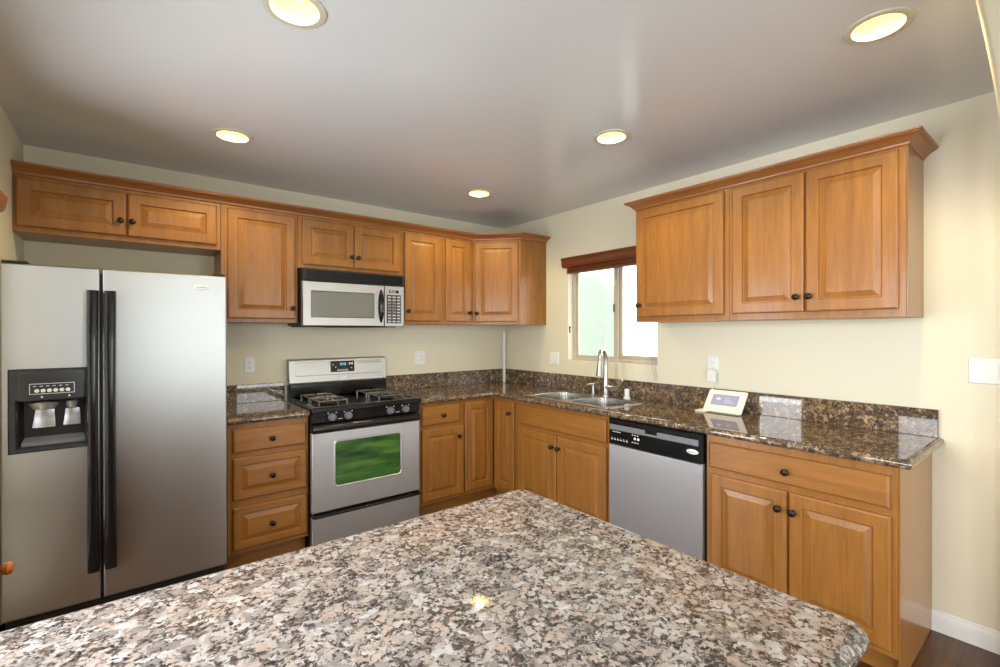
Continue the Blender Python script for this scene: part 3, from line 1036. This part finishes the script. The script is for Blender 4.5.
# ------------------------------------------------------------------ stove
def stove():
    x0, x1 = -2.098, -1.340
    t = thing('gas_stove', 'freestanding stainless gas stove with black cooktop and oven window', 'stove', ((x0 + x1) / 2, -.35, 0))
    bm = BM(); box(bm, x0 + .004, x1 - .004, -.625, -.03, .02, .905); box(bm, x0 + .03, x1 - .03, -.58, -.06, 0, .02)
    obj('body', bm, M_BLACKM, t)
    # cooktop tray with raised lip
    bm = BM()
    K = lambda i, z: [Vector((x0 + i, -.700 + i, z)), Vector((x1 - i, -.700 + i, z)), Vector((x1 - i, -.115, z)), Vector((x0 + i, -.115, z))]
    loft(bm, [K(0, .906), K(0, .928), K(.006, .937), K(.022, .938), K(.034, .928), K(.05, .926)])
    obj('cooktop', bm, M_BLACK, t)
    # backguard
    b0, b1 = x0 + .012, x1 + .0085
    FBk = back_face(-.085)
    bm = BM(); box(bm, b0, x1, -.105, -.004, .908, 1.026, .003); obj('backguard_base', bm, M_BLACK, t)
    bm = BM()
    rings = []
    for x in (b0, b1 - .004):
        rings.append([Vector((x, y, z)) for y, z in ((-.004, 1.036), (-.084, 1.036), (-.086, 1.040), (-.072, 1.196), (-.064, 1.208), (-.050, 1.212), (-.004, 1.212))])
    loft(bm, rings)
    bg = obj('backguard', bm, M_STEELD, t)
    FS = Face((0, -.086, 1.040), (1, 0, 0), (0, -1, 0))
    tilt = .014 / .156
    class FT(Face):
        def __call__(s, u, v, d):
            return Vector((u, -.086 + (v - 1.040) * tilt - d, v))
    G = FT((0, 0, 0), (1, 0, 0), (0, -1, 0))
    bm = BM()
    loft(bm, [rrect(G, b0 + .042, b1 - .042, 1.086, 1.190, .0002, .012), rrect(G, b0 + .042, b1 - .042, 1.086, 1.190, .004, .012), rrect(G, b0 + .047, b1 - .047, 1.091, 1.186, .0058, .010)])
    pn = obj('backguard_panel', bm, M_STEELD, bg)
    bm = BM(); slab(bm, G, -1.789, -1.601, 1.106, 1.189, .0055, .0072, .008); ds = obj('clock_display', bm, M_BLACK, bg)
    bm = BM()
    for u in (-1.715, -1.704, -1.688, -1.677):
        slab(bm, G, u, u + .008, 1.156, 1.176, .0072, .0077, 0, .0001)
    obj('clock_digit', bm, M_LCD, ds)
    for a_, b_, c_, d_ in [(-1.737 + k * .0145, 1.114, .010, .010) for k in range(6)] + [(u, 1.160, .013, .016) for u in (-1.645, -1.626)] + \
            [(-1.775, 1.160, .010, .006), (-1.755, 1.140, .010, .006), (-1.63, 1.130, .010, .006)]:
        bm = BM()
        slab(bm, G, a_, a_ + c_, b_, b_ + d_, .0072, .0077, 0, .0001)
        obj('display_button', bm, M_MARK, ds)
    bm = BM()
    for k in range(5):
        slab(bm, G, -1.712 + k * .010, -1.7045 + k * .010, 1.058 + .0012 * k, 1.064 + .0012 * k, .0002, .001, 0, .0002)
    obj('nameplate', bm, M_MARK, bg)
    # burners and grates
    for gx0, gx1 in ((-2.025, -1.840), (-1.610, -1.425)):
        for gy0, gy1 in ((-.575, -.390), (-.345, -.160)):
            cx, cy = (gx0 + gx1) / 2, (gy0 + gy1) / 2
            bm = BM(); lathe(bm, (cx, cy, .9255), (0, 0, 1), [(.052, 0), (.058, .006), (.046, .008), (.044, .018), (.036, .022), (.001, .023)], 28); obj('burner', bm, M_BLACKM, t)
            bm = BM()
            q = .0055
            zt = .956
            for y in (gy0, gy1):
                tube(bm, [(gx0, y, zt), (gx1, y, zt)], q, 8)
            for x in (gx0, gx1):
                tube(bm, [(x, gy0, zt), (x, gy1, zt)], q, 8)
            for x, y in ((gx0, gy0), (gx1, gy0), (gx0, gy1), (gx1, gy1)):
                tube(bm, [(x, y, zt + q), (x, y, .9265)], q * 1.2, 8)
            for dx, dy in ((1, 0), (-1, 0), (0, 1), (0, -1)):
                ex = gx1 if dx > 0 else gx0 if dx < 0 else cx
                ey = gy1 if dy > 0 else gy0 if dy < 0 else cy
                tube(bm, [(ex, ey, zt), (ex, ey, zt + .006), (cx + dx * .028, cy + dy * .028, zt + .006), (cx + dx * .02, cy + dy * .02, zt - .004)], q, 8)
            obj('burner_grate', bm, M_IRON, t)
    # control panel with four knobs
    F = back_face(-.655)
    bm = BM()
    rings = [[Vector((x, y, z)) for y, z in ((-.626, .832), (-.668, .832), (-.672, .838), (-.676, .898), (-.670, .9055), (-.626, .9055))] for x in (x0 + .002, x1 - .002)]
    loft(bm, rings)
    cp = obj('control_panel', bm, M_BLACK, t)
    for u in (-1.974, -1.869, -1.571, -1.456):
        bm = BM()
        lathe(bm, (u, -.674, .866), (0, -1, .05), [(.026, 0), (.026, .004), (.0225, .006), (.021, .026), (.019, .029), (.001, .030)], 28)
        slab(bm, F, u - .004, u + .004, .848, .886, .04, .056)
        k_ = obj('burner_knob', bm, M_KNOBG, cp)
    for u in (-1.974, -1.869, -1.571, -1.456):
        for du in (-.026, .026):
            bm = BM()
            slab(bm, F, u + du - .004, u + du + .004, .889, .896, .0205, .0225, 0, .0003)
            obj('dial_mark', bm, M_MARK, cp)
    for u in (-1.9215, -1.5135):
        bm = BM()
        slab(bm, F, u - .014, u + .014, .848, .851, .0175, .0200, 0, .0003)
        obj('dial_mark', bm, M_MARK, cp)
    # oven door
    D = back_face(-.628)
    T = .042
    bm = BM()
    u0, u1, v0, v1 = x0, x1, .262, .770
    w0, w1, w2, w3 = -1.962, -1.478, .402, .710
    n = 5
    def orr(i, d):
        return rrect(D, u0 + i, u1 - i, v0 + i, v1 - i, d, .004, n)
    def wr(i, d, r=.022):
        return rrect(D, w0 + i, w1 - i, w2 + i, w3 - i, d, r, n)
    loft(bm, [wr(0, 0), orr(0, 0), orr(0, T - .004), orr(.004, T), wr(0, T), wr(.003, T + .003), wr(.009, T + .003), wr(.012, T - .001), wr(.012, 0, .014), wr(0, 0)], False, False)
    od = obj('oven_door', bm, M_STEEL, t)
    bm = BM(); slab(bm, D, w0 + .0125, w1 - .0125, w2 + .0125, w3 - .0125, T - .012, T - .003, .012); obj('oven_window', bm, M_OVEN, od)
    bm = BM()
    prof = [(.0, .772), (.040, .772), (.052, .778), (.060, .790), (.060, .806), (.054, .818), (.044, .826), (0, .828)]
    loft(bm, [[D(u, z, d) for d, z in prof] for u in (x0 + .001, x1 - .001)])
    obj('oven_handle', bm, M_BLACK, od)
    # storage drawer
    bm = BM(); slab(bm, D, x0, x1, .035, .232, 0, T - .002, 0, .004); sd = obj('storage_drawer', bm, M_STEEL, t)
    bm = BM()
    slab(bm, D, x0 + .002, x1 - .002, .2335, .261, 0, T - .012)
    pts = [D(x0 + .006, .243, T - .012), D(x0 + .006, .241, T + .012), D(x0 + .022, .2405, T + .020), D(x1 - .022, .2405, T + .020), D(x1 - .006, .241, T + .012), D(x1 - .006, .243, T - .012)]
    tube(bm, pts, .0085, 10)
    obj('drawer_handle', bm, M_BLACK, sd)
stove()

# ------------------------------------------------------------------ microwave
def microwave():
    x0, x1 = -2.081, -1.320
    t = thing('microwave', 'stainless over-the-range microwave with black vent strip, under the short wall cabinet', 'microwave', ((x0 + x1) / 2, -.2, 1.457))
    F = back_face(-.362)
    bm = BM(); box(bm, x0 + .002, x1 - .002, -.361, -.003, 1.462, 1.8575, .003); obj('body', bm, M_BLACKM, t)
    bm = BM()
    loft(bm, [rect(F, x0, x1, 1.769, 1.846, 0), rect(F, x0, x1, 1.769, 1.846, .030), rect(F, x0 + .003, x1 - .003, 1.772, 1.843, .034)])
    slab(bm, F, x0, x1, 1.8462, 1.8572, 0, .006, 0, .001)
    vg = obj('vent_grille', bm, M_BLACKM, t)
    for k in range(7):
        bm = BM()
        z = 1.7765 + k * .0095
        loft(bm, [[F(u, z, .0342), F(u, z + .0016, .0395), F(u, z + .0048, .0395), F(u, z + .0064, .0342)] for u in (x0 + .03, x1 - .02)])
        obj('louver', bm, M_BLACK, vg)
    D = .038
    a, b = x0, -1.4900
    w0, w1, w2, w3 = -2.026, -1.566, 1.516, 1.702
    bm = BM()
    R = lambda i, d: rrect(F, a + i, b - i, 1.457 + i, 1.767 - i, d, .006, 4)
    W = lambda i, d: rrect(F, w0 + i, w1 - i, w2 + i, w3 - i, d, .006, 4)
    loft(bm, [W(0, 0), R(0, 0), R(0, D - .006), R(.005, D), W(0, D), W(.003, D - .004), W(.003, 0), W(0, 0)], False, False)
    md = obj('microwave_door', bm, M_STEELD, t)
    bm = BM(); slab(bm, F, w0 + .0035, w1 - .0035, w2 + .0035, w3 - .0035, D - .02, D - .003, .004); obj('door_window', bm, M_MWGLASS, md)
    bm = BM()
    rings = []
    for k in range(17):
        s = k / 16
        z = 1.485 + s * (1.733 - 1.485)
        q = math.sin(math.pi * min(max(s, .02), .98)) ** .55
        hw, d = .0245 * q, .030 * q
        rings.append([F(-1.516 + hw * math.cos(math.pi * j / 8), z, D + .0003 + d * math.sin(math.pi * j / 8)) for j in range(9)])
    loft(bm, rings)
    obj('door_handle', bm, M_BLACK, md)
    bm = BM()
    loft(bm, [rrect(F, -1.4885, x1, 1.457, 1.767, 0, .006, 4), rrect(F, -1.4885, x1, 1.457, 1.767, D - .012, .006, 4), rrect(F, -1.4845, x1 - .010, 1.461, 1.763, D - .001, .006, 4)])
    cp = obj('control_panel', bm, M_STEELD, t)
    bm = BM(); slab(bm, F, -1.451, -1.372, 1.713, 1.733, D - .001, D + .001, .002, .0004); d = obj('display', bm, M_BLACK, cp)
    bm = BM()
    for k in range(4):
        slab(bm, F, -1.442 + k * .011 + (.004 if k > 1 else 0), -1.435 + k * .011 + (.004 if k > 1 else 0), 1.7175, 1.7285, D + .001, D + .0014, 0, .0001)
    obj('display_digit', bm, M_LCD, d)
    bm = BM(); slab(bm, F, -1.470, -1.353, 1.482, 1.698, D - .001, D + .001, .002, .0004); kp = obj('keypad', bm, M_BLACKM, cp)
    for r_ in range(9):
        for c in range(3):
            bm = BM()
            u, z = -1.464 + c * .0375, 1.487 + r_ * .0232
            slab(bm, F, u, u + .031, z, z + .0165, D + .001, D + .0022, .002, .0005)
            kb = obj('key', bm, M_CHARL, kp)
            if r_ in (0, 1, 2, 7, 8) or c == 2:
                bm = BM()
                slab(bm, F, u + .005, u + .026, z + .006, z + .011, D + .0022, D + .0025, 0, .0001)
                obj('key_marking', bm, M_MARK, kb)
    bm = BM(); box(bm, x0 + .02, x1 - .05, -.34, -.03, 1.452, 1.4615); box(bm, -1.85, -1.50, -.35, -.10, 1.449, 1.4525); obj('bottom_plate', bm, M_BLACKM, t)
microwave()

# ------------------------------------------------------------------ dishwasher
def dishwasher():
    u0, u1 = 1.822, 2.444
    t = thing('dishwasher', 'stainless dishwasher with black control strip under the counter', 'dishwasher', (-.3, -(u0 + u1) / 2, 0))
    F = right_face(-.598)
    bm = BM(); box(bm, -.597, -.05, -u1 + .003, -u0 - .003, .10, .870); box(bm, -.54, -.1, -u1 + .01, -u0 - .01, 0, .10)
    obj('body', bm, M_BLACKM, t)
    bm = BM()
    loft(bm, [rrect(F, u0 + .004, u1 - .004, .118, .712, .001, .004), rrect(F, u0 + .004, u1 - .004, .118, .712, .024, .004), rrect(F, u0 + .009, u1 - .009, .123, .709, .030, .004)])
    obj('door_panel', bm, M_STEEL, t)
    bm = BM()
    loft(bm, [rect(F, u0 + .002, u1 - .002, .714, .870, .001), rect(F, u0 + .002, u1 - .002, .714, .870, .022), rect(F, u0 + .014, u1 - .014, .718, .848, .036), ])
    cp = obj('control_panel', bm, M_BLACK, t)
    bm = BM()
    slab(bm, F, u0 + .020, u0 + .275, .806, .838, .0362, .042, .003)
    slab(bm, F, u0 + .355, u1 - .020, .806, .838, .0362, .042, .003)
    slab(bm, F, u0 + .275, u0 + .355, .806, .818, .0362, .039, .002)
    obj('handle_strip', bm, M_CHARL, cp)
    bm = BM()
    for k in range(7):
        slab(bm, F, u0 + .040 + k * .009, u0 + .0465 + k * .009, .792, .797, .0362, .0368, 0, .0001)
    for k in range(6):
        slab(bm, F, u0 + .030 + k * .022, u0 + .043 + k * .022, .744, .749, .0362, .0368, 0, .0001)
        slab(bm, F, u0 + .032 + k * .022, u0 + .037 + k * .022, .753, .757, .0362, .0368, 0, .0001)
    for a in range(3):
        for b in (.748, .792):
            slab(bm, F, u0 + .182 + a * .018, u0 + .192 + a * .018, b, b + .005, .0362, .0368, 0, .0001)
    obj('panel_marking', bm, M_MARK, cp)
    for a in (0, 1):
        bm = BM(); slab(bm, F, u0 + .196 + a * .024, u0 + .212 + a * .024, .766, .782, .0362, .039, .007); obj('button', bm, M_WHITE, cp)
    bm = BM()
    ring = lambda s, d: [F(2.390 + .034 * s * math.cos(2 * math.pi * k / 28), .771 + .0135 * s * math.sin(2 * math.pi * k / 28), d) for k in range(28)]
    loft(bm, [ring(1, .0362), ring(1, .0385), ring(.86, .041), ring(.5, .0422)])
    bd = obj('badge', bm, M_WHITE, cp)
    bm = BM()
    for k in range(6):
        slab(bm, F, 2.369 + k * .0072, 2.3735 + k * .0072, .7685, .7725, .0422, .0427, 0, .0001)
    obj('badge_script', bm, M_CHARL, bd)
    bm = BM(); box(bm, -.575, -.542, -u1 + .004, -u0 - .004, .008, .108); obj('kick_plate', bm, M_BLACKM, t)
dishwasher()

# ------------------------------------------------------------------ sink and tap
def sink():
    t = thing('kitchen_sink', 'drop-in stainless double bowl sink in the granite counter', 'sink', ((SX0 + SX1) / 2, (SY0 + SY1) / 2, CT))
    z = CT + .006
    FH = lambda u, v, d: Vector((u, v, d))
    rr_ = lambda x0, x1, y0, y1, r, n=6: [(p.x, p.y) for p in rrect(FH, x0, x1, y0, y1, 0, r, n)]
    bowls = [(SX0 + .035, SX1 - .105, -1.355, SY1 - .035), (SX0 + .035, SX1 - .105, SY0 + .035, -1.385)]
    bm = BM()
    loops = poly_holes(bm, z, rr_(SX0, SX1, SY0, SY1, .03), [rr_(*b, .07) for b in bowls])
    lo = loops[0]
    low = [bm.verts.new((v.co.x + (.004 if v.co.x > -.325 else -.004), v.co.y + (.004 if v.co.y > -1.37 else -.004), CT + .0006)) for v in lo]
    for i in range(len(lo)):
        j = (i + 1) % len(lo)
        bm.faces.new((lo[i], lo[j], low[j], low[i]))
    obj('rim', bm, M_SINK, t)
    for b in bowls:
        bm = BM()
        R = lambda i, zz, r: [Vector((x, y, zz)) for x, y in rr_(b[0] + i, b[1] - i, b[2] + i, b[3] - i, r)]
        loft(bm, [R(0, z, .07), R(.004, z - .006, .068), R(.012, CT - .13, .06), R(.03, CT - .168, .05), R(.07, CT - .178, .04)], False, True)
        bo = obj('bowl', bm, M_BOWL, t)
        bm = BM(); lathe(bm, ((b[0] + b[1]) / 2, (b[2] + b[3]) / 2, CT - .1778), (0, 0, 1), [(.045, 0), (.044, .003), (.034, .004), (.030, .001), (.001, .001)], 28)
        obj('drain', bm, M_NICKEL, bo)
sink()
RIM = CT + .0062

def faucet():
    bx, by = -.12, -1.392
    t = thing('kitchen_faucet', 'tall satin gooseneck pull-down faucet behind the sink', 'faucet', (bx, by, RIM))
    bm = BM()
    lathe(bm, (bx, by, RIM), (0, 0, 1), [(.027, 0), (.027, .006), (.023, .010), (.0225, .06), (.0215, .11), (.019, .125), (.017, .16)], 24)
    obj('base_body', bm, M_NICKEL, t)
    bm = BM()
    pts = bez([(bx, by, RIM + .15), (bx, by, RIM + .26), (bx - .014, by - .006, RIM + .325), (bx - .068, by - .026, RIM + .360), (bx - .122, by - .048, RIM + .335), (bx - .136, by - .054, RIM + .285)], 8)
    tube(bm, pts, [.0180 - .0055 * i / (len(pts) - 1) for i in range(len(pts))], 16)
    obj('spout_neck', bm, M_NICKEL, t)
    bm = BM()
    lathe(bm, (bx - .136, by - .054, RIM + .290), (-.06, -.02, -1), [(.0125, 0), (.0150, .004), (.0165, .03), (.0195, .070), (.0255, .112), (.027, .124), (.024, .128), (.001, .126)], 20)
    obj('spray_head', bm, M_NICKEL, t)
    bm = BM()
    pts = bez([(bx, by - .012, RIM + .070), (bx, by - .060, RIM + .064), (bx - .002, by - .115, RIM + .080), (bx - .004, by - .158, RIM + .135)], 8)
    n = len(pts)
    tube(bm, pts, [.021 - .012 * i / (n - 1) for i in range(n)], 14)
    obj('lever', bm, M_NICKEL, t)
faucet()

def soap_pump():
    bx, by = -.125, -1.272
    t = thing('soap_dispenser', 'small metal soap pump left of the faucet', 'soap dispenser', (bx, by, RIM))
    bm = BM(); lathe(bm, (bx, by, RIM), (0, 0, 1), [(.019, 0), (.018, .005), (.012, .009), (.011, .04), (.0105, .062)], 18); obj('base', bm, M_NICKEL, t)
    bm = BM(); tube(bm, [(bx, by, RIM + .062), (bx, by, RIM + .078)], .006, 12)
    tube(bm, bez([(bx + .012, by - .004, RIM + .080), (bx - .01, by + .003, RIM + .083), (bx - .035, by + .012, RIM + .080), (bx - .05, by + .017, RIM + .074)], 5), .007, 12)
    obj('pump_head', bm, M_NICKEL, t)
soap_pump()
bm = BM(); lathe(bm, (-.115, -1.585, RIM), (0, 0, 1), [(.026, 0), (.026, .008), (.0185, .011), (.0185, .066), (.016, .071), (.001, .072)], 24)
tag(obj('air_gap_cap', bm, M_WHITE, None, (-.115, -1.585, RIM)), 'white air gap cap on the sink rim right of the faucet', 'cap')

# ------------------------------------------------------------------ plates on the walls
def outlet_plate(t, F, u, v, gang, kind):
    wd = .070 + .046 * (gang - 1)
    bm = BM()
    loft(bm, [rrect(F, u - wd / 2, u + wd / 2, v - .058, v + .058, .0005, .004), rrect(F, u - wd / 2 + .004, u + wd / 2 - .004, v - .054, v + .054, .0062, .003)])
    obj('plate', bm, M_WHITE, t)
    for g in range(gang):
        cu = u + (g - (gang - 1) / 2) * .046
        k = kind[g]
        bm = BM()
        if k == 'rocker':
            loft(bm, [rect(F, cu - .0165, cu + .0165, v - .033, v + .033, .0063), rect(F, cu - .0165, cu + .0165, v - .033, v + .033, .0075),
                      [F(cu - .0155, v - .032, .0095), F(cu + .0155, v - .032, .0095), F(cu + .0155, v + .032, .0078), F(cu - .0155, v + .032, .0078)]])
            obj('rocker', bm, M_WHITE, t)
        else:
            slab(bm, F, cu - .0165, cu + .0165, v - .033, v + .033, .0063, .0078, .003, .0005)
            rc_ = obj('receptacle', bm, M_WHITE, t)
            bm = BM()
            for dv in (-.016, .016):
                slab(bm, F, cu - .0075, cu - .0055, v + dv - .002, v + dv + .006, .0079, .0083, 0, .0001)
                slab(bm, F, cu + .0055, cu + .0075, v + dv - .002, v + dv + .006, .0079, .0083, 0, .0001)
                slab(bm, F, cu - .002, cu + .002, v + dv - .010, v + dv - .006, .0079, .0083, .0018, .0001)
            obj('slot', bm, M_BLACKM, rc_)
WB, WR = back_face(0.0), right_face(0.0)
def plate(name, label, cat, F, u, v, gang, kind):
    t = thing(name, label, cat, F(u, v, 0))
    outlet_plate(t, F, u, v, gang, kind)
    return t
plate('wall_outlet', 'single white outlet plate left of the stove', 'outlet', WB, -2.333, 1.181, 1, ['out'])
plate('light_switch', 'white two-gang plate on the cream wall between stove and corner', 'switch', WB, -.980, 1.184, 2, ['rocker', 'out'])
plate('light_switch', 'white two-gang plate left of the sink window', 'switch', WR, .715, 1.176, 2, ['rocker', 'rocker'])
plate('wall_outlet', 'white outlet with an adapter plugged in, above the white display device', 'outlet', WR, 2.178, 1.200, 1, ['out'])
plate('light_switch', 'white double rocker switch plate at the right edge of the photo', 'switch', WR, 3.420, 1.236, 2, ['rocker', 'rocker'])
t = thing('power_adapter', 'white plug-in power adapter hanging from the outlet above the counter', 'adapter', (-.02, -2.183, 1.09))
bm = BM(); slab(bm, WR, 2.156, 2.210, 1.085, 1.172, .0090, .043, .008, .004); obj('housing', bm, M_WHITE, t)
bm = BM(); slab(bm, WR, 2.162, 2.204, 1.091, 1.166, .0432, .046, .006, .002); obj('cover', bm, M_OFFW, t)
bm = BM(); tube(bm, bez([(-.03, -2.183, 1.0845), (-.030, -2.186, 1.066), (-.032, -2.19, 1.05), (-.036, -2.20, 1.00), (-.040, -2.23, .945), (-.038, -2.27, .922)], 6), .0022, 6)
obj('cord', bm, M_WHITE, t)

# white display device leaning back on its stand
def display_device():
    t = thing('digital_display', 'white framed tilted display with a lavender screen standing on the right counter', 'display', (-.12, -2.33, CT))
    tl = math.radians(38)
    n = Vector((-math.cos(tl), 0, math.sin(tl)))
    v = Vector((math.sin(tl), 0, math.cos(tl)))
    o = Vector((-.165, 0, CT + .008))
    class FT(Face):
        def __call__(s, u, vv, d):
            return o + Vector((0, -1, 0)) * u + v * vv + n * d
    F = FT((0, 0, 0), (0, -1, 0), n)
    u0, u1, hh = 2.192, 2.428, .158
    bm = BM()
    loft(bm, [rrect(F, u0 + .004, u1 - .004, .004, hh - .004, -.016, .008), rrect(F, u0, u1, 0, hh, -.010, .009), rrect(F, u0, u1, 0, hh, -.003, .009), rrect(F, u0 + .004, u1 - .004, .004, hh - .004, 0, .008)])
    fr = obj('frame', bm, M_OFFW, t)
    bm = BM(); slab(bm, F, u0 + .036, u1 - .038, .046, hh - .034, .0003, .0013, .003, .0003); s = obj('screen', bm, M_SCREEN, t)
    bm = BM()
    slab(bm, F, u0 + .062, u0 + .092, .084, .098, .0013, .0016, .006, .0001)
    slab(bm, F, u0 + .070, u0 + .084, .094, .104, .0013, .0016, .004, .0001)
    for k in range(3):
        slab(bm, F, u0 + .118, u0 + .118 + .05 - k * .012, .070 + k * .014, .073 + k * .014, .0013, .0016, 0, .0001)
    obj('screen_graphic', bm, M_SCREENM, s)
    bm = BM()
    slab(bm, F, u0 + .03, u1 - .03, .02, hh - .03, -.020, -.0165, .006)
    loft(bm, [[o + Vector((0, -uu, 0)) + q for q in (v * .12 + n * -.017, v * .135 + n * -.017, Vector((.125, 0, -.0075)), Vector((.115, 0, -.0075)))] for uu in (u0 + .08, u1 - .08)])
    obj('kickstand', bm, M_CHAR, t)
    bm = BM(); box(bm, -.205, -.120, -2.235, -2.165, CT + .0004, CT + .010, .003); obj('base_foot', bm, M_OFFW, t)
    bm = BM(); box(bm, -.190, -.150, -2.425, -2.240, CT + .0004, CT + .0062, .002); obj('base_bar', bm, M_CHARL, t)
display_device()

# white strip standing in the corner
bm = BM()
loft(bm, [[Vector((-.0265 + .0115 * math.cos(a) * 1.4 - .012, -.0265 + .0115 * math.sin(a) * 1.4 - .012, z)) for a in [2 * math.pi * k / 16 for k in range(16)]] for z in (CT + .0005, 1.413)])
tag(obj('corner_strip', bm, M_WHITE, None, (-.038, -.038, CT)), 'thin white strip standing upright on the counter in the room corner', 'strip')

# tall narrow cabinet whose crown and knob show at the left edge
t = thing('tall_cabinet', 'red-brown tall cabinet with crown at the left edge of the photo', 'cabinet', (-3.38, -1.93, 0))
xf = -3.292
bm = BM(); box(bm, LX + .002, xf, -2.12, -1.775, .06, 1.74); box(bm, LX + .002, xf - .02, -2.11, -1.79, 0, .06); obj('carcass', bm, M_REDV, t)
bm = BM(); sweep(bm, [(LX + .002, -2.12), (xf, -2.12), (xf, -1.775), (LX + .002, -1.775)], [(-.004, 1.7405), (.002, 1.7405), (.006, 1.752), (.018, 1.766), (.022, 1.785), (.024, 1.805), (-.004, 1.805)])
obj('crown', bm, M_REDV, t)
FH_ = Face((xf, 0, 0), (0, 1, 0), (1, 0, 0))
o = obj('door', raised(FH_, -2.105, -1.79, 0.86, 1.70, t=.006, d0=.0005), M_REDV, t)
dr = obj('drawer', drawer_slab(FH_, -2.105, -1.79, .10, .83, t=.010, d0=.0005), M_REDV, t)
bm = BM(); lathe(bm, (xf + .0106, -1.825, .75), (1, 0, 0), [(.008, 0), (.007, .008), (.015, .013), (.018, .022), (.014, .031), (.001, .034)], 20); obj('knob', bm, M_ORANGE, dr)
